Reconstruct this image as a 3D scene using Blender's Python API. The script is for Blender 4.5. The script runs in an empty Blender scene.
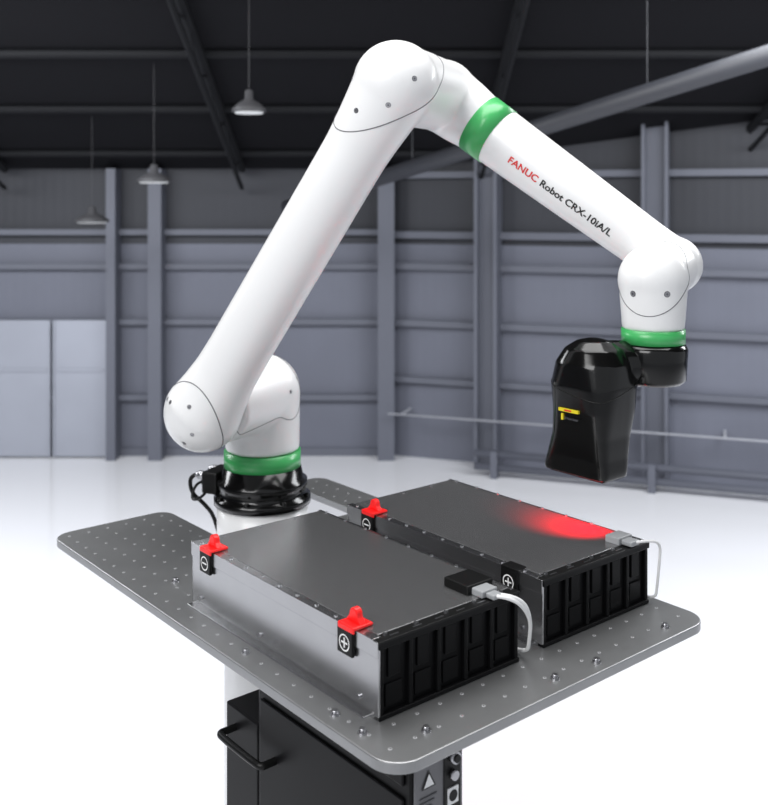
import bpy, bmesh, math, random
from mathutils import Vector, Matrix, Euler
from mathutils.bvhtree import BVHTree
random.seed(4)
scene=bpy.context.scene
scene.view_settings.view_transform='Standard'
TZ=1.0
CAMZ=TZ+0.638
MT=Matrix.Translation((0,0,TZ))@Matrix.Rotation(-0.8784,4,'Z')
MR=Matrix.Translation((-0.25,2.0375,TZ))@Matrix.Rotation(-0.4150,4,'Z')
I4=Matrix.Identity(4)

# ---------------- materials ----------------
def mat(name,col,rough=.5,metal=0.,coat=0.,spec=.5,bump=None,noise=None,emit=None):
    m=bpy.data.materials.new(name); m.use_nodes=True
    nt=m.node_tree; b=nt.nodes['Principled BSDF']
    b.inputs['Base Color'].default_value=(*col,1); b.inputs['Roughness'].default_value=rough
    b.inputs['Metallic'].default_value=metal; b.inputs['Coat Weight'].default_value=coat
    b.inputs['Coat Roughness'].default_value=.08; b.inputs['Specular IOR Level'].default_value=spec
    tc=nt.nodes.new('ShaderNodeTexCoord')
    if noise:
        sc,amt=noise
        n=nt.nodes.new('ShaderNodeTexNoise'); n.inputs['Scale'].default_value=sc; n.inputs['Detail'].default_value=5
        nt.links.new(tc.outputs['Object'],n.inputs['Vector'])
        r=nt.nodes.new('ShaderNodeMapRange'); r.inputs['To Min'].default_value=1-amt; r.inputs['To Max'].default_value=1+amt
        nt.links.new(n.outputs['Fac'],r.inputs['Value'])
        mx=nt.nodes.new('ShaderNodeVectorMath'); mx.operation='SCALE'; mx.inputs[0].default_value=col
        nt.links.new(r.outputs[0],mx.inputs['Scale']); nt.links.new(mx.outputs[0],b.inputs['Base Color'])
    if bump:
        sc,st=bump
        n=nt.nodes.new('ShaderNodeTexNoise'); n.inputs['Scale'].default_value=sc; n.inputs['Detail'].default_value=3
        nt.links.new(tc.outputs['Object'],n.inputs['Vector'])
        bp=nt.nodes.new('ShaderNodeBump'); bp.inputs['Strength'].default_value=st; bp.inputs['Distance'].default_value=.002
        nt.links.new(n.outputs['Fac'],bp.inputs['Height']); nt.links.new(bp.outputs[0],b.inputs['Normal'])
    if emit:
        b.inputs['Emission Color'].default_value=(*emit[0],1); b.inputs['Emission Strength'].default_value=emit[1]
    return m
M_white=mat('white_paint',(.80,.80,.80),.34,coat=.2)
M_green=mat('green_ring',(.050,.40,.11),.35,coat=.2)
M_black=mat('black_gloss',(.004,.004,.004),.15,spec=.42)
M_blackm=mat('black_plastic',(.005,.005,.005),.4,spec=.25)
M_cab=mat('black_cabinet_paint',(.0035,.0035,.004),.42,spec=.16)
M_seam=mat('seam_grey',(.10,.10,.11),.6)
M_screw=mat('screw_steel',(.45,.45,.47),.3,metal=1)
M_table=mat('anodised_aluminium',(.345,.348,.352),.38,metal=.85,noise=(14,.12))
M_hole=mat('hole_chamfer',(.70,.70,.72),.35,metal=.6)
M_holed=mat('hole_dark',(.06,.06,.06),.6)
M_alu=mat('bare_aluminium',(.55,.55,.56),.27,metal=1,noise=(30,.06))
M_cover=mat('cover_sheet',(.31,.31,.315),.25,metal=.8,noise=(60,.10))
M_red=mat('red_plastic',(.85,.012,.012),.35,emit=((.8,.01,.01),.10))  # plastic caps, with a faint emission added to their red
M_whitel=mat('white_label',(.85,.85,.85),.5)
M_plug=mat('grey_plug',(.32,.33,.34),.45)
M_cable=mat('white_cable',(.75,.75,.75),.4)
M_yellow=mat('yellow_label',(.75,.62,.02),.5)
M_redt=mat('red_text',(.65,.02,.02),.5)
M_blackt=mat('black_text',(.01,.01,.01),.5)
M_panel=mat('grey_panel',(.16,.16,.17),.45,metal=.3)

# ---------------- mesh helpers ----------------
def link(o,parent=None):
    bpy.context.collection.objects.link(o)
    if parent: o.parent=parent
    return o
def empty(name,loc=(0,0,0)):
    e=bpy.data.objects.new(name,None); e.empty_display_size=.1; bpy.context.collection.objects.link(e); return e
def finish(bm,name,m,parent=None,M=I4,smooth=False,bevel=0):
    bm.transform(M); bmesh.ops.recalc_face_normals(bm,faces=bm.faces)
    me=bpy.data.meshes.new(name); bm.to_mesh(me); bm.free()
    ms=m if isinstance(m,(list,tuple)) else [m]
    for q in ms: me.materials.append(q)
    if smooth:
        for p in me.polygons: p.use_smooth=True
    o=bpy.data.objects.new(name,me); link(o,parent)
    if bevel:
        b=o.modifiers.new('b','BEVEL'); b.width=bevel; b.segments=2; b.limit_method='ANGLE'; b.angle_limit=.7
    return o
def add_box(bm,a,b,mi=0,rot=None):
    a=Vector(a);b=Vector(b); c=(a+b)/2; s=b-a
    mt=Matrix.Translation(c)
    if rot is not None: mt=mt@rot
    r=bmesh.ops.create_cube(bm,size=1,matrix=mt@Matrix.Diagonal((abs(s.x),abs(s.y),abs(s.z),1)))
    for f in {f for v in r['verts'] for f in v.link_faces}: f.material_index=mi
def add_cyl(bm,p0,p1,r0,r1=None,seg=32,mi=0,caps=True,smooth=False):
    p0=Vector(p0);p1=Vector(p1); r1=r0 if r1 is None else r1
    d=p1-p0; q=d.to_track_quat('Z','Y').to_matrix().to_4x4()
    r=bmesh.ops.create_cone(bm,cap_ends=caps,segments=seg,radius1=r0,radius2=r1,depth=d.length,matrix=Matrix.Translation((p0+p1)/2)@q)
    for f in {f for v in r['verts'] for f in v.link_faces}:
        f.material_index=mi
        if len(f.verts)==4: f.smooth=smooth
def add_sph(bm,p,r,sc=(1,1,1),mi=0):
    q=bmesh.ops.create_uvsphere(bm,u_segments=40,v_segments=24,radius=r,matrix=Matrix.Translation(p)@Matrix.Diagonal((*sc,1)))
    for f in {f for v in q['verts'] for f in v.link_faces}: f.material_index=mi; f.smooth=True
def box(name,a,b,m,parent=None,M=I4,bevel=0.001):
    bm=bmesh.new(); add_box(bm,a,b); return finish(bm,name,m,parent,M,bevel=bevel)
def lathe(bm,c,axis,prof,seg=64,mi=0):
    c=Vector(c); q=Vector(axis).to_track_quat('Z','Y').to_matrix()
    rings=[]
    for h,r in prof:
        rings.append([bm.verts.new(c+q@Vector((r*math.cos(t),r*math.sin(t),h))) for t in [2*math.pi*i/seg for i in range(seg)]])
    for a,b in zip(rings,rings[1:]):
        for i in range(seg):
            f=bm.faces.new((a[i],a[(i+1)%seg],b[(i+1)%seg],b[i])); f.smooth=True; f.material_index=mi
    for rg in (rings[0],rings[-1]):
        f=bm.faces.new(rg); f.material_index=mi
def organic(bm,name,m,parent,M,voxel=.004,iters=22):
    """fuse overlapping closed shapes to a single smooth skin; returns the object with the baked mesh"""
    o=finish(bm,name+'_src',m,None,M)
    r=o.modifiers.new('r','REMESH'); r.mode='VOXEL'; r.voxel_size=voxel; r.use_smooth_shade=True
    s=o.modifiers.new('s','SMOOTH'); s.factor=.5; s.iterations=iters
    dg=bpy.context.evaluated_depsgraph_get(); dg.update()
    me=bpy.data.meshes.new_from_object(o.evaluated_get(dg)); me.name=name
    src=o.data; bpy.data.objects.remove(o); bpy.data.meshes.remove(src)
    for p in me.polygons: p.use_smooth=True; p.material_index=0
    if not me.materials: me.materials.append(m)
    return link(bpy.data.objects.new(name,me),parent)
def curve(name,pts,r,m,parent=None,M=I4,cyclic=False,kind='NURBS'):
    cu=bpy.data.curves.new(name,'CURVE'); cu.dimensions='3D'; cu.bevel_depth=r; cu.bevel_resolution=4; cu.resolution_u=10
    sp=cu.splines.new('POLY' if kind=='POLY' else 'NURBS'); sp.points.add(len(pts)-1)
    for p,q in zip(sp.points,pts): p.co=(*(M@Vector(q)),1)
    if kind!='POLY': sp.order_u=3; sp.use_endpoint_u=not cyclic
    sp.use_cyclic_u=cyclic; cu.materials.append(m)
    return link(bpy.data.objects.new(name,cu),parent)
def seam(name,obj,co,no,parent,r=.0009,m=None,keep=None):
    bm=bmesh.new(); bm.from_mesh(obj.data)
    g=bmesh.ops.bisect_plane(bm,geom=bm.verts[:]+bm.edges[:]+bm.faces[:],plane_co=co,plane_no=no)
    ed=[e for e in g['geom_cut'] if isinstance(e,bmesh.types.BMEdge)]
    adj={}
    for e in ed:
        a,b=e.verts; adj.setdefault(a,[]).append(b); adj.setdefault(b,[]).append(a)
    loops=[];seen=set()
    for v in adj:
        if v in seen: continue
        l=[v];seen.add(v);cur=v
        while True:
            nx=[w for w in adj[cur] if w not in seen]
            if not nx: break
            cur=nx[0];seen.add(cur);l.append(cur)
        loops.append([w.co.copy() for w in l])
    bm.free()
    k=0
    for l in loops:
        if len(l)<12: continue
        if keep and not keep(sum(l,Vector())/len(l)): continue
        k+=1; curve(name+'_%d'%k,l,r,m or M_seam,parent,cyclic=True,kind='POLY')
def screws(name,obj,center,dirs,parent,r=.0042):
    bv=BVHTree.FromPolygons([v.co for v in obj.data.vertices],[p.vertices[:] for p in obj.data.polygons])
    bm=bmesh.new()
    for d in dirs:
        d=Vector(d).normalized(); st=center+d*.3
        h=bv.ray_cast(st,-d)
        if h[0] is None: continue
        p,n=h[0],h[1]
        add_cyl(bm,p-n*.002,p+n*.0004,r*1.25,seg=20,mi=0)
        add_cyl(bm,p-n*.002,p+n*.0009,r,seg=20,mi=1)
        add_cyl(bm,p-n*.002,p+n*.0011,r*.45,seg=6,mi=0)
    finish(bm,name,[M_seam,M_screw],parent)

# ================= ROBOT =================
robot=empty('industrial_robot_arm')
S=Vector((0,0,.245)); L=Vector((0,-.215,.245)); 
T=Vector((.3927,-.222,.8365)); R=Vector((.3927,0,.8365)); W=Vector((.818,0,.5270))
ax=(W-R).normalized()
FL=Vector((.798,-.09,.37)); WC=Vector((.798,-.09,.508))
def mr(v): return MR@Vector(v)
def mrd(v): return MR.to_3x3()@Vector(v)
# base
bm=bmesh.new()
lathe(bm,(0,0,0),(0,0,1),[(.020,.06),(.020,.099),(.034,.099),(.037,.090),(.052,.088),(.056,.092),(.066,.092),(.071,.084),(.094,.079),(.096,.05)])
for i in range(8):
    t=i*math.pi/4+.2; add_cyl(bm,(.0945*math.cos(t),.0945*math.sin(t),.03),(.0945*math.cos(t),.0945*math.sin(t),.042),.0045,seg=12)
finish(bm,'base_housing',M_black,robot,MR)
bm=bmesh.new(); lathe(bm,(0,0,0),(0,0,1),[(.092,.05),(.092,.0785),(.126,.0785),(.126,.05)]); finish(bm,'base_ring',M_green,robot,MR)
# connector block at base left
bm=bmesh.new()
add_box(bm,(-.116,-.05,.035),(-.08,.02,.080))
finish(bm,'connector_block',M_blackm,robot,MR,bevel=.004)
for i,(yy,zz) in enumerate(((-.04,.070),(-.018,.05),(.008,.070))):
    bm=bmesh.new(); add_cyl(bm,(-.114,yy,zz),(-.127,yy,zz),.009,seg=20,smooth=True); add_cyl(bm,(-.127,yy,zz),(-.134,yy,zz),.0068,seg=20,smooth=True)
    finish(bm,'connector_%d'%i,M_screw if i!=1 else M_blackm,robot,MR)
curve('base_cable',[(-.132,-.04,.070),(-.148,-.045,.068),(-.148,-.04,.03),(-.125,-.03,.01),(-.112,0,-.03),(-.105,.02,-.12)],.0042,M_blackm,robot,MR)
curve('base_cable_thin',[(-.132,-.018,.05),(-.142,-.03,.05),(-.142,-.05,.02),(-.115,-.06,.025),(-.10,-.06,.04)],.003,M_blackm,robot,MR)
# shoulder housing
bm=bmesh.new()
add_cyl(bm,(0,0,.126),(0,0,.245),.076,.077,seg=64); add_sph(bm,S,.078)
add_cyl(bm,S,(0,-.17,.245),.077,.070,seg=64)
sh=organic(bm,'shoulder_housing',M_white,robot,MR)
seam('shoulder_seam',sh,mr((.0,.045,.265)),mrd((.25,.9,.35)),robot)
seam('shoulder_cap_seam',sh,mr((.045,0,.262)),mrd((.9,-.15,.45)),robot,r=.0007,keep=lambda c:True)
screws('shoulder_screws',sh,mr(S),[mrd((.9,.3,.4)),mrd((.9,-.2,.1))],robot,r=.003)
# upper arm
bm=bmesh.new(); d=(T-L).normalized()
add_sph(bm,L,.074,(1,.93,1)); add_sph(bm,T,.073)
n=16
for i in range(n):
    a,b=i/n,(i+1)/n
    def rr(t): 
        e=.0575
        return e+.016*max(0,1-t/.16)**1.5+.014*max(0,(t-.80)/.2)**1.3
    add_cyl(bm,L.lerp(T,a),L.lerp(T,b)+d*.002,rr(a),rr(b),seg=56)
add_cyl(bm,T,R,.070,.067,seg=56)
ua=organic(bm,'upper_arm',M_white,robot,MR)
seam('lower_cap_seam',ua,mr(L+Vector((.0,-.018,.0))),mrd((-.35,-.85,-.45)),robot)
seam('upper_cap_seam',ua,mr(T+Vector((0,0,-.030))),mrd((-.02,-.66,.74)),robot)
screws('lower_cap_screws',ua,mr(L),[mrd(v) for v in ((-.5,-1,.45),(.25,-1,.35),(-.75,-.8,.5),(.3,-1,-.45),(-.1,-1,-.9))],robot,.0032)
screws('upper_cap_screws',ua,mr(T),[mrd(v) for v in ((-.72,-1,-.80),(.20,-1,-.72),(1.0,-.9,.0),(-.95,-.5,.1))],robot,.0036)
# elbow + forearm
def fr(s): # radius along forearm
    pts=[(0,.067),(.06,.062),(.09,.057),(.14,.056),(.30,.051),(.46,.0455),(.60,.0455)]
    for (a,ra),(b,rb) in zip(pts,pts[1:]):
        if s<=b: return ra+(rb-ra)*(s-a)/(b-a)
    return pts[-1][1]
FLEN=(W-R).length
bm=bmesh.new(); add_sph(bm,R,.0695)
add_cyl(bm,R-Vector((0,.10,0)),R,.066,.068,seg=56)
for i in range(18):
    a,b=FLEN*i/18,FLEN*(i+1)/18
    add_cyl(bm,R+ax*a,R+ax*(b+.001),fr(a),fr(b),seg=56)
add_sph(bm,W,.050); 
fa=organic(bm,'forearm',M_white,robot,MR,iters=14)
bm=bmesh.new(); lathe(bm,R+ax*.092,ax,[(0,.03),(0,fr(.092)+.0012),(.046,fr(.138)+.0012),(.046,.03)]); finish(bm,'forearm_ring',M_green,robot,MR)
# wrist
bm=bmesh.new()
add_cyl(bm,W,WC,.047,.050,seg=56); add_sph(bm,WC,.0575); add_cyl(bm,WC,(FL.x,FL.y,.425),.056,.050,seg=56)
wr=organic(bm,'wrist_housing',M_white,robot,MR,voxel=.0035,iters=12)
seam('wrist_seam',wr,mr(WC+Vector((0,-.012,-.012))),mrd((.0,-.66,.6)),robot,r=.0007)
screws('wrist_screws',wr,mr(WC),[mrd(v) for v in ((-.50,-1,-.42),(.62,-1,-.42))],robot,.0040)
bm=bmesh.new(); lathe(bm,(FL.x,FL.y,0),(0,0,1),[(.404,.03),(.404,.0515),(.427,.0515),(.427,.03)]); finish(bm,'wrist_ring',M_green,robot,MR)
bm=bmesh.new(); lathe(bm,(FL.x,FL.y,0),(0,0,1),[(.337,.03),(.338,.046),(.345,.053),(.394,.056),(.402,.052),(.404,.03)]); finish(bm,'wrist_flange',M_black,robot,MR)
# text on forearm
camloc=MR.inverted()@Vector((0,0,CAMZ))
mid=R+ax*.26; n0=(camloc-mid); n0=(n0-ax*n0.dot(ax)).normalized(); v0=n0.cross(ax)
if v0.z<0: v0=-v0
def text_mesh(body,size=1,bold=.012):
    cu=bpy.data.curves.new('t','FONT'); cu.body=body; cu.size=size; cu.offset=bold; cu.resolution_u=4
    o=bpy.data.objects.new('t',cu); bpy.context.collection.objects.link(o)
    dg=bpy.context.evaluated_depsgraph_get(); dg.update()
    me=bpy.data.meshes.new_from_object(o.evaluated_get(dg)); bpy.data.objects.remove(o); return me
t1=text_mesh('FANUC',bold=.022); t2=text_mesh(' Robot CRX-10iA/L',bold=.022)
w1=max(v.co.x for v in t1.vertices); w2=max(v.co.x for v in t2.vertices); gap=.06
sc=.224/(w1+w2+gap)
def wrap(me,x0,name,m):
    bm=bmesh.new(); bm.from_mesh(me); bmesh.ops.triangulate(bm,faces=bm.faces)
    for v in bm.verts:
        s=.192+(v.co.x+x0)*sc; r=fr(s); y=(v.co.y-.35)*sc*.92-.020
        th=y/r; v.co=R+ax*s+(n0*math.cos(th)+v0*math.sin(th))*(r+.0007)
    finish(bm,name,m,robot,MR)
wrap(t1,0,'marking_red',M_redt); wrap(t2,w1+gap,'marking_black',M_blackt)
# sensor head (aligned with the table)
HC=Vector((.338,1.612,TZ))
MH=Matrix.Translation(HC)@Matrix.Rotation(-0.8784,4,'Z')
bm=bmesh.new()
# z, x-min, x-max, half-depth, y offset, exponent
lv=[(.194,-.077,.050,.034,0,8),(.203,-.077,.051,.035,0,8),(.225,-.068,.051,.039,0,7),(.26,-.055,.053,.044,0,6),(.30,-.053,.058,.053,.003,4.6),(.34,-.060,.063,.058,.004,3.4),(.375,-.058,.060,.055,.004,2.5),(.398,-.045,.047,.044,.004,2.2),(.410,-.027,.028,.027,.004,2),(.4145,-.008,.008,.008,.004,2)]
rings=[]
for z,xa,xb,b,oy,e in lv:
    ring=[]; a=(xb-xa)/2; ox=(xb+xa)/2
    for i in range(64):
        t=2*math.pi*i/64; c,s=math.cos(t),math.sin(t)
        ring.append(bm.verts.new((ox+a*math.copysign(abs(c)**(2/e),c),oy+b*math.copysign(abs(s)**(2/e),s),z)))
    rings.append(ring)
for a,b in zip(rings,rings[1:]):
    for i in range(64): bm.faces.new((a[i],a[(i+1)%64],b[(i+1)%64],b[i]))
bm.faces.new(rings[0]); bm.faces.new(rings[-1])
fl=MH.inverted()@mr(FL)
add_cyl(bm,(0,0.0,.370),(fl.x,fl.y,.370),.042,.036,seg=40)
hd=organic(bm,'sensor_head',M_black,robot,MH,voxel=.0025,iters=6)
seam('sensor_head_seam',hd,HC+Vector((0,0,.345)),Vector((-.1,-.35,1)),robot,r=.0008,m=M_blackm)
bm=bmesh.new(); add_box(bm,(-.063,-.028,.192),(.044,.028,.1955)); finish(bm,'sensor_window',M_blackm,robot,MH)
bm=bmesh.new()
add_box(bm,(-.024,-.0540,.300),(.016,-.0500,.305),0); add_box(bm,(-.012,-.0544,.3012),(.002,-.0500,.3038),1)
add_box(bm,(-.020,-.0525,.286),(-.016,-.0490,.296),0); 
finish(bm,'sensor_label',[M_yellow,M_redt],robot,MH)
tm=text_mesh('3D Vision Sensor'); bm=bmesh.new(); bm.from_mesh(tm); bmesh.ops.scale(bm,vec=(.0040,.0055,1),verts=bm.verts)
for v in bm.verts: v.co=Vector((-.013+v.co.x,-.0530,.288+v.co.y))
finish(bm,'sensor_text',M_seam,robot,MH)

# ================= CART =================
cart=empty('machine_tending_cart')
X0,X1,Y0,Y1=-1.858,-.845,.715,1.350
def arc(cx,cy,r,a0,a1,n=10): return [(cx+r*math.cos(a0+(a1-a0)*i/n),cy+r*math.sin(a0+(a1-a0)*i/n)) for i in range(n+1)]
pi=math.pi; rc=.040
NX,NY0,NY1=-1.60,.958,1.258
out=arc(X0+rc,Y0+rc,rc,pi,1.5*pi)+arc(X1-rc,Y0+rc,rc,1.5*pi,2*pi)+arc(X1-rc,Y1-rc,rc,0,pi/2)+arc(X0+.03,Y1-.03,.03,pi/2,pi)
out+=arc(X0+.025,NY1+.025,.025,pi,1.5*pi)+arc(NX-.03,NY1-.03,.03,pi/2,0)+arc(NX-.03,NY0+.03,.03,0,-pi/2)+arc(X0+.03,NY0-.03,.03,pi/2,pi)
bm=bmesh.new(); f=bm.faces.new([bm.verts.new((x,y,0)) for x,y in out]); 
r=bmesh.ops.extrude_face_region(bm,geom=[f]); 
for v in r['geom']:
    if isinstance(v,bmesh.types.BMVert): v.co.z=-.014
finish(bm,'table_plate',M_table,cart,MT,bevel=.0015)
bm=bmesh.new()
def inside(x,y):
    if not(X0+.02<x<X1-.02 and Y0+.02<y<Y1-.02): return False
    if x<NX+.012 and NY0-.012<y<NY1+.012: return False
    return True
for i in range(26):
    for j in range(17):
        x=X0+.028+i*.0395; y=Y0+.026+j*.0385
        if not inside(x,y): continue
        if (-1.414<x<-.93 and .755<y<1.022) or (-1.41<x<-.93 and 1.06<y<1.33): continue
        add_cyl(bm,(x,y,-.001),(x,y,.0004),.0025,seg=12,mi=0); add_cyl(bm,(x,y,-.001),(x,y,.0006),.0011,seg=10,mi=1)
finish(bm,'threaded_holes',[M_hole,M_holed],cart,MT)
bm=bmesh.new()
for x,y in ((-.985,.738),(-.885,.80),(-.872,1.02),(-.866,1.10),(-.872,1.27),(-1.20,.742),(-1.5,.79),(-.93,.738),(-1.46,1.20),(-1.46,1.30)):
    add_cyl(bm,(x,y,0),(x,y,.002),.0062,seg=20); add_cyl(bm,(x,y,.002),(x,y,.006),.0040,seg=16,smooth=True)
finish(bm,'clamp_bolts',M_screw,cart,MT)
# pedestal
bm=bmesh.new()
bx,by=-1.7278,1.1084
lathe(bm,(bx,by,0),(0,0,1),[(-TZ,.16),(-TZ+.02,.16),(-TZ+.021,.078),(-.07,.078),(-.068,.093),(.019,.093)])
finish(bm,'robot_pedestal',M_white,cart,MT)
# cabinet
bm=bmesh.new()
cx0,cx1,cy0,cy1=-1.26,-.912,.80,.885
add_box(bm,(cx0,cy0,-.96),(cx1,cy1,-.014)); finish(bm,'controller_cabinet',M_cab,cart,MT,bevel=.004)
box('cabinet_extension',(-1.352,cy0,-.96),(cx0,cy1,-.145),M_cab,cart,MT,.003)
bm=bmesh.new()
for k in range(3): add_box(bm,(cx0+.012,cy0-.004,-.10-.27*k-.24),(cx1-.012,cy0,-.10-.27*k))
add_box(bm,(cx0+.012,cy0-.004,-.085),(cx1-.012,cy0,-.03))
finish(bm,'cabinet_drawers',M_cab,cart,MT,bevel=.002)
box('control_panel',(cx1,cy0+.003,-.95),(cx1+.004,cy1-.002,-.016),M_panel,cart,MT,.001)
bm=bmesh.new()
xx=cx1+.004
add_box(bm,(xx,.850,-.135),(xx+.0015,.878,-.045),0)
add_cyl(bm,(xx,.864,-.062),(xx+.010,.864,-.062),.0075,seg=24,mi=1,smooth=True)
add_cyl(bm,(xx,.864,-.062),(xx+.012,.864,-.062),.005,seg=24,mi=0,smooth=True)
add_cyl(bm,(xx,.864,-.085),(xx+.008,.864,-.085),.006,seg=24,mi=1,smooth=True)
add_box(bm,(xx,.855,-.122),(xx+.003,.873,-.101),2); add_cyl(bm,(xx,.864,-.1115),(xx+.0035,.864,-.1115),.007,seg=24,mi=0)
finish(bm,'panel_buttons',[M_blackm,M_screw,M_whitel],cart,MT)
bm=bmesh.new()
v=[bm.verts.new((xx+.0012,y,z)) for y,z in ((.812,-.088),(.836,-.088),(.824,-.066))]; bm.faces.new(v)
finish(bm,'warning_triangle',M_blackt,cart,MT)
bm=bmesh.new()
v=[bm.verts.new((xx+.0018,y,z)) for y,z in ((.8155,-.086),(.8325,-.086),(.824,-.0705))]; bm.faces.new(v)
for k in range(4): add_box(bm,(xx+.0005,.810,-.100-.006*k),(xx+.0012,.838-.004*k,-.098-.006*k),1)
finish(bm,'warning_label',[M_whitel,M_seam],cart,MT)
hz=-.176
curve('cabinet_handle',[(-1.325,cy0,hz),(-1.325,cy0-.02,hz),(-1.325,cy0-.026,hz),(-1.317,cy0-.030,hz),(-1.218,cy0-.030,hz),(-1.208,cy0-.026,hz),(-1.208,cy0-.02,hz),(-1.208,cy0,hz)],.0055,M_blackm,cart,MT)
bm=bmesh.new()
for x in (-1.30,-.95):
    for y in (.79,.90):
        add_cyl(bm,(x,y-.015,-.975),(x,y+.015,-.975),.025,seg=24,smooth=True)
finish(bm,'castors',M_blackm,cart,MT)
box('under_beam',(-1.70,1.03,-.08),(-.95,1.16,-.014),M_cab,cart,MT,.002)
box('base_frame',(-1.75,.80,-.96),(-.95,1.14,-.93),M_cab,cart,MT,.004)

# ================= BATTERIES =================
def battery(bx,by,name,plug,w):
    e=empty(name); M=MT@Matrix.Translation((bx,by,0)); d,h=.2516,.0975
    bm=bmesh.new()
    add_box(bm,(.004,.003,.0),(w-.008,d-.003,h-.003))
    add_box(bm,(w-.012,.0,h-.010),(w,d,h-.001)); add_box(bm,(w-.012,0,0),(w-.001,d,.006))
    nr=5
    for i in range(nr+1):
        y=.002+(d-.010)*i/nr; add_box(bm,(w-.012,y,.006),(w-.002,y+.006,h-.010))
    for i in range(nr):
        y=.008+(d-.010)*i/nr; add_box(bm,(w-.012,y+.006,.012),(w-.0055,y+.034,.040)); add_box(bm,(w-.012,y+.010,.048),(w-.005,y+.030,h-.012))
    finish(bm,'end_housing',M_cab,e,M,bevel=.0012)
    bm=bmesh.new()
    add_box(bm,(0,0,.0),(w-.002,.003,h)); add_box(bm,(0,d-.003,0),(w-.012,d,h)); add_box(bm,(0,0,0),(.004,d,h-.001))
    add_box(bm,(.0,-.009,0),(w-.02,0,.002)); add_box(bm,(0,-.0016,h-.020),(w-.002,0,h))
    finish(bm,'side_plates',M_alu,e,M,bevel=.0006)
    bm=bmesh.new(); add_box(bm,(.004,.012,h-.003),(w-.018,d-.006,h+.0012)); finish(bm,'top_cover',M_cover,e,M,bevel=.0008)
    bm=bmesh.new(); add_box(bm,(0,-.0016,h-.001),(w-.012,.012,h+.0008)); add_box(bm,(0,d-.006,h-.001),(w-.012,d,h+.0008)); finish(bm,'edge_flange',M_alu,e,M,bevel=.0004)
    bm=bmesh.new(); add_box(bm,(w-.018,0,h-.003),(w,d,h+.0006)); finish(bm,'end_strip',M_blackm,e,M,bevel=.0008)
    bm=bmesh.new()
    for i in range(6):
        y=.03+(d-.06)*i/5; add_box(bm,(w-.009,y-.007,h+.0004),(w-.007,y+.007,h+.0010),0)
    for i in range(10): add_cyl(bm,(.02+.044*i,.006,h),(.02+.044*i,.006,h+.0022),.0026,seg=14,mi=0)
    for i in range(8): add_cyl(bm,(.02+.054*i,d-.003,h),(.02+.054*i,d-.003,h+.0022),.0024,seg=14,mi=0)
    for i in range(5): add_cyl(bm,(w-.014,.02+i*.052,h),(w-.014,.02+i*.052,h+.0024),.003,seg=14,mi=0)
    for x in (.03,.20,w-.04): add_cyl(bm,(x,0,.018),(x,-.003,.018),.003,seg=14,mi=0)
    for i in range(3): add_cyl(bm,(.012,.05+.07*i,h),(.012,.05+.07*i,h+.0022),.0026,seg=14,mi=0)
    finish(bm,'fasteners',M_screw,e,M)
    for k,(x,sign) in enumerate(((w-.418+(.022 if plug==2 else 0),'-'),(w-.063,'+'))):
        bm=bmesh.new(); add_box(bm,(x-.0155,-.006,h-.034),(x+.0155,-.001,h-.002)); add_box(bm,(x-.0155,-.006,h-.003),(x+.0155,.016,h+.003))
        finish(bm,'terminal_block_%d'%k,M_blackm,e,M,bevel=.001)
        bm=bmesh.new(); zc=h-.019
        R1,R2=.0108,.0090; N=32
        vs=[[bm.verts.new((x+r*math.cos(2*pi*i/N),-.0064,zc+r*math.sin(2*pi*i/N))) for i in range(N)] for r in (R1,R2)]
        for i in range(N): bm.faces.new((vs[0][i],vs[0][(i+1)%N],vs[1][(i+1)%N],vs[1][i]))
        add_box(bm,(x-.0062,-.0066,zc-.001),(x+.0062,-.006,zc+.001))
        if sign=='+': add_box(bm,(x-.001,-.0066,zc-.0062),(x+.001,-.006,zc+.0062))
        finish(bm,'polarity_mark_%d'%k,M_whitel,e,M)
        if plug==2 and k==1: continue
        bm=bmesh.new(); x+=.005
        add_box(bm,(x-.0165,-.008,h+.002),(x+.0165,.024,h+.006))
        add_box(bm,(x-.0165,-.0085,h-.002),(x+.0165,-.0055,h+.006))
        poly=[(x-.0155,h+.006),(x+.0155,h+.006),(x+.009,h+.013)]+[(x+.008*math.cos(t),h+.016+.008*math.sin(t)) for t in [pi*i/10 for i in range(11)]]+[(x-.009,h+.013)]
        f=bm.faces.new([bm.verts.new((a,.004,b)) for a,b in poly])
        r=bmesh.ops.extrude_face_region(bm,geom=[f])
        for q in r['geom']:
            if isinstance(q,bmesh.types.BMVert): q.co.y=.014
        finish(bm,'terminal_cap_%d'%k,M_red,e,M,bevel=.0018)
    if plug==1:
        bm=bmesh.new(); add_box(bm,(w-.080,d-.070,h),(w-.032,d-.02,h+.014)); finish(bm,'socket',M_blackm,e,M,bevel=.002)
        bm=bmesh.new(); add_box(bm,(w-.035,d-.062,h+.001),(w-.012,d-.032,h+.011)); add_box(bm,(w-.012,d-.056,h+.002),(w+.004,d-.038,h+.009)); finish(bm,'plug',M_plug,e,M,bevel=.002)
        for j in (-1,1):
            curve('cable_%d'%(j+1),[(w,d-.046+j*.004,h+.006),(w+.014,d-.04+j*.004,h+.008),(w+.024,d-.02+j*.004,h-.004),(w+.024,d-.005,h-.03),(w+.014,d+.004,h-.06),(w+.002,d+.012,.006),(w-.05,d+.02,.003)],.0026,M_cable,e,M)
    else:
        bm=bmesh.new(); add_box(bm,(w-.045,d-.055,h),(w-.018,d-.02,h+.012)); add_box(bm,(w-.018,d-.05,h+.002),(w+.002,d-.028,h+.010)); finish(bm,'plug',M_plug,e,M,bevel=.002)
        curve('cable_0',[(w,d-.037,h+.007),(w+.012,d-.02,h+.010),(w+.018,d+.004,h+.002),(w+.014,d+.006,h-.03),(w+.010,d+.006,.03),(w+.006,d+.006,.003),(w-.05,d+.008,.003)],.0022,M_cable,e,M)
    return e
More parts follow.
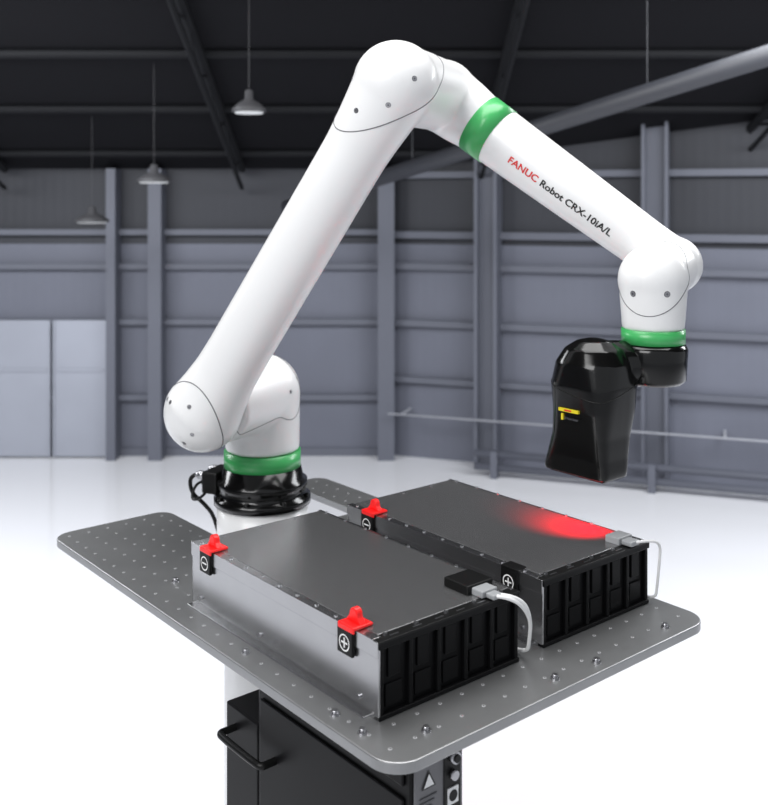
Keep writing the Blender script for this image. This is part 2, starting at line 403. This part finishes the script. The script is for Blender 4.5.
battery(-1.4020,.7677,'battery_module',1,.468)
battery(-1.396,1.0740,'battery_module',2,.457)

# ================= HALL =================
WY=6.37
def wallmat(name,col,scale=5,dist=.003):
    m=mat(name,col,.6,noise=(.9,.30)); nt=m.node_tree; b=nt.nodes['Principled BSDF']
    tc=nt.nodes.new('ShaderNodeTexCoord'); w=nt.nodes.new('ShaderNodeTexWave'); w.wave_type='BANDS'; w.bands_direction='X'; w.inputs['Scale'].default_value=scale
    nt.links.new(tc.outputs['Object'],w.inputs['Vector']); bp=nt.nodes.new('ShaderNodeBump'); bp.inputs['Strength'].default_value=.2; bp.inputs['Distance'].default_value=dist
    nt.links.new(w.outputs['Fac'],bp.inputs['Height']); nt.links.new(bp.outputs[0],b.inputs['Normal']); return m
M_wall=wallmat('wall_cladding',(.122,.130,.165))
M_wallshade=wallmat('wall_cladding_shade',(.024,.026,.034))  # same cladding, darkened: shade of the upper wall put into the colour
M_steel=mat('painted_steel',(.105,.112,.140),.55)
M_steeld=mat('dark_steel',(.008,.0085,.0105),.75,spec=.25)
M_door=mat('door_panel',(.29,.305,.355),.5,noise=(.9,.3))
M_roof=mat('roof_deck',(.006,.006,.008),.8,spec=.2)
M_floor=mat('epoxy_floor',(.775,.78,.81),.10,spec=.5,noise=(.5,.02))
M_duct=mat('duct_metal',(.036,.038,.046),.5)
M_shade=mat('lamp_shade',(.06,.06,.065),.5)
M_bulb=mat('lamp_bulb',(.5,.5,.5),.5,emit=((.9,.95,1),.35))
box('floor',(-9,-5,-.05),(9,WY+.3,0),M_floor,bevel=0)
C=Vector((.07,WY,0)); D=Vector((2.1,-.72,0)).normalized(); ang=math.atan2(D.y,D.x)
MW=Matrix.Translation(C)@Matrix.Rotation(ang,4,'Z')
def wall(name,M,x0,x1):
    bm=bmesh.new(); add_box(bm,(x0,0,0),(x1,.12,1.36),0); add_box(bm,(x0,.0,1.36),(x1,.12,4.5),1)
    o=finish(bm,name,[M_wall,M_wallshade]); o.matrix_world=M; return o
MB=Matrix.Translation((0,WY,0))
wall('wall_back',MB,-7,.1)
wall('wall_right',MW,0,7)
box('wall_left',(-7.12,-5,0),(-7,WY,4.5),M_wall,bevel=0)
def zpx(y): return CAMZ-(y-200.6)*WY/990
def xpx(x): return (x-384)*WY/990
bm=bmesh.new()
for y in (232,266,321,396): 
    add_box(bm,(-7,-.05,zpx(y)-.018),(.05,0,zpx(y)+.018))
finish(bm,'trim_1',M_steel,None,MB)
bm=bmesh.new()
for z,t in ((1.80,.02),(1.42,.022),(1.22,.020),(.86,.020),(.50,.018)): add_box(bm,(0,-.05,z-t),(7,0,z+t))
finish(bm,'trim_2',M_steel,None,MW)
bm=bmesh.new()
for xa,xb in ((112,121),(153,166),(378,394),(-160,-145)):
    add_box(bm,(xpx(xa),-.14,0),(xpx(xb),0,1.84)); 
finish(bm,'trim_3',M_steel,None,MB)
bm=bmesh.new()
for a,b in ((.56,.70),(1.55,1.70),(2.55,2.70),(3.9,4.1)):
    add_box(bm,(a,-.16,0),(a+.02,0,3.5)); add_box(bm,(b-.02,-.16,0),(b,0,3.5)); add_box(bm,(a,-.10,0),(b,-.08,3.5))
finish(bm,'trim_4',M_steel,None,MW)
box('baseboard_back',(-7,WY-.02,0),(.05,WY,.05),M_steel,bevel=0)
for k,(a,b) in enumerate(((-60,-2),(0,54),(57,110))):
    bm=bmesh.new(); add_box(bm,(xpx(a),-.07,.01),(xpx(b),-.005,zpx(319)))
    for t in (.0,.97): 
        xx_=xpx(a)+(xpx(b)-xpx(a))*t; add_box(bm,(xx_,-.08,.01),(xx_+.012,-.07,zpx(319)))
    add_box(bm,(xpx(a)+.02,-.078,.55),(xpx(b)-.02,-.07,.57))
    finish(bm,'door_%d'%(k+1),M_door,None,MB)
# roof
RS=.36; z0=1.84
bm=bmesh.new()
v=[bm.verts.new(p) for p in ((-9,WY+.2,z0-.07),(9,WY+.2,z0-.07),(9,-1,z0+RS*(WY+1)),(-9,-1,z0+RS*(WY+1)))]
f=bm.faces.new(v); r=bmesh.ops.extrude_face_region(bm,geom=[f])
for q in r['geom']:
    if isinstance(q,bmesh.types.BMVert): q.co.z+=.1
finish(bm,'ceiling',M_roof)
def roofz(y): return z0+RS*(WY-y)
bm=bmesh.new()
def strut(p,q,t=.03): add_cyl(bm,p,q,t,seg=6)
for x in (-5.4,-3.9,-2.4,-.9,.6,2.1,3.6):
    for off,t in ((-.04,.026),(-.16,.014)):
        strut((x,WY-.1,roofz(WY-.1)+off),(x,1.2,roofz(1.2)+off),t)
    for i in range(9):
        ya=WY-.2-i*.55; strut((x,ya,roofz(ya)-.04),(x,ya-.28,roofz(ya-.28)-.16),.008); strut((x,ya-.28,roofz(ya-.28)-.16),(x,ya-.55,roofz(ya-.55)-.04),.008)
for i in range(9):
    y=WY-.3-i*.6; strut((-7,y,roofz(y)-.02),(5,y,roofz(y)-.02),.022)
finish(bm,'roof_truss',M_steeld)
# duct
bm=bmesh.new()
pa=Vector((-.55,5.6,1.60)); pb=Vector((1.75,3.3,2.27)); add_cyl(bm,pa,pb,.040,seg=32,smooth=True)
for t in (.3,.7):
    c=pa+(pb-pa)*t; add_cyl(bm,c,(c.x,c.y,roofz(c.y)),.002,seg=8)
finish(bm,'ventilation_duct',M_duct)
bm=bmesh.new()
for z in (.06,.14): add_cyl(bm,(.6,-.3,z),(7,-.3,z),.022,seg=16,smooth=True)
for i in range(7): add_box(bm,(.7+i*.9,-.33,0),(.74+i*.9,-.27,.16))
finish(bm,'wall_guard_rail',M_steel,None,MW)
M_rail=mat('pale_rail',(.40,.41,.45),.5)
bm=bmesh.new(); add_cyl(bm,(.02,-.2,.31),(7,-.2,.31),.006,seg=12,smooth=True)
for i in range(8): add_box(bm,(.1+i*.95,-.2,.306),(.115+i*.95,0,.314))
finish(bm,'cable_rail',M_rail,None,MW)
for k,(px,py,dist) in enumerate(((92,222,5.6),(154,182,5.0),(249,112,4.0))):
    x=(px-384)*dist/990; z=CAMZ-(py-200.6)*dist/990
    e=empty('pendant_lamp'); 
    bm=bmesh.new(); s=dist/5.0
    lathe(bm,(x,dist,z),(0,0,1),[(0,.085*s),(.012,.085*s),(.035,.055*s),(.05,.022*s),(.085,.020*s),(.09,.01)],seg=32); add_cyl(bm,(x,dist,z+.08),(x,dist,roofz(dist)),.0012,seg=8)
    finish(bm,'shade',M_shade,e)
    bm=bmesh.new(); add_cyl(bm,(x,dist,z-.006),(x,dist,z+.002),.07*s,seg=32); finish(bm,'bulb',M_bulb,e)

# ================= LIGHT =================
def area(name,loc,target,size,power,col=(1,1,1),sy=None):
    l=bpy.data.lights.new(name,'AREA'); l.energy=power; l.color=col; l.shape='RECTANGLE'; l.size=size; l.size_y=sy or size
    o=bpy.data.objects.new(name,l); bpy.context.collection.objects.link(o); o.location=loc
    o.rotation_euler=(Vector(target)-Vector(loc)).to_track_quat('-Z','Y').to_euler(); return o
area('key_light',(-1.6,-.3,3.1),(.0,2.0,1.2),1.8,80)
area('top_light',(.3,1.9,3.1),(.3,2.1,0),2.2,54,sy=1.4)
area('hall_fill_a',(-2.7,3.5,2.45),(-2.6,4.4,0),2.5,118,(.95,.97,1),sy=1.2)  # this and the next: unseen area lamps added to brighten the hall floor
area('hall_fill_b',(2.6,3.4,2.5),(2.4,4.2,0),2.5,118,(.95,.97,1),sy=1.2)
sp=bpy.data.lights.new('scan_light','SPOT'); sp.energy=17; sp.color=(1,.0,.01); sp.spot_size=1.75; sp.spot_blend=1; sp.shadow_soft_size=.01
o=bpy.data.objects.new('scan_light',sp); bpy.context.collection.objects.link(o); o.location=HC+Vector((0,0,.188))
o.rotation_euler=(Vector((.325,1.655,TZ+.098))-o.location).to_track_quat('-Z','Y').to_euler()
w=bpy.data.worlds.new('w'); scene.world=w; w.use_nodes=True
w.node_tree.nodes['Background'].inputs[0].default_value=(.9,.94,1,1); w.node_tree.nodes['Background'].inputs[1].default_value=.56
cd=bpy.data.cameras.new('camera'); cam=bpy.data.objects.new('camera',cd); bpy.context.collection.objects.link(cam)
cam.location=(0,0,CAMZ); cam.rotation_euler=(pi/2,0,0)
cd.sensor_fit='HORIZONTAL'; cd.sensor_width=36; cd.lens=36*990.3/768; cd.shift_y=-(402.5-200.6)/768
cd.clip_start=.05
cd.dof.use_dof=True; cd.dof.focus_distance=1.5; cd.dof.aperture_fstop=6.0
scene.camera=cam
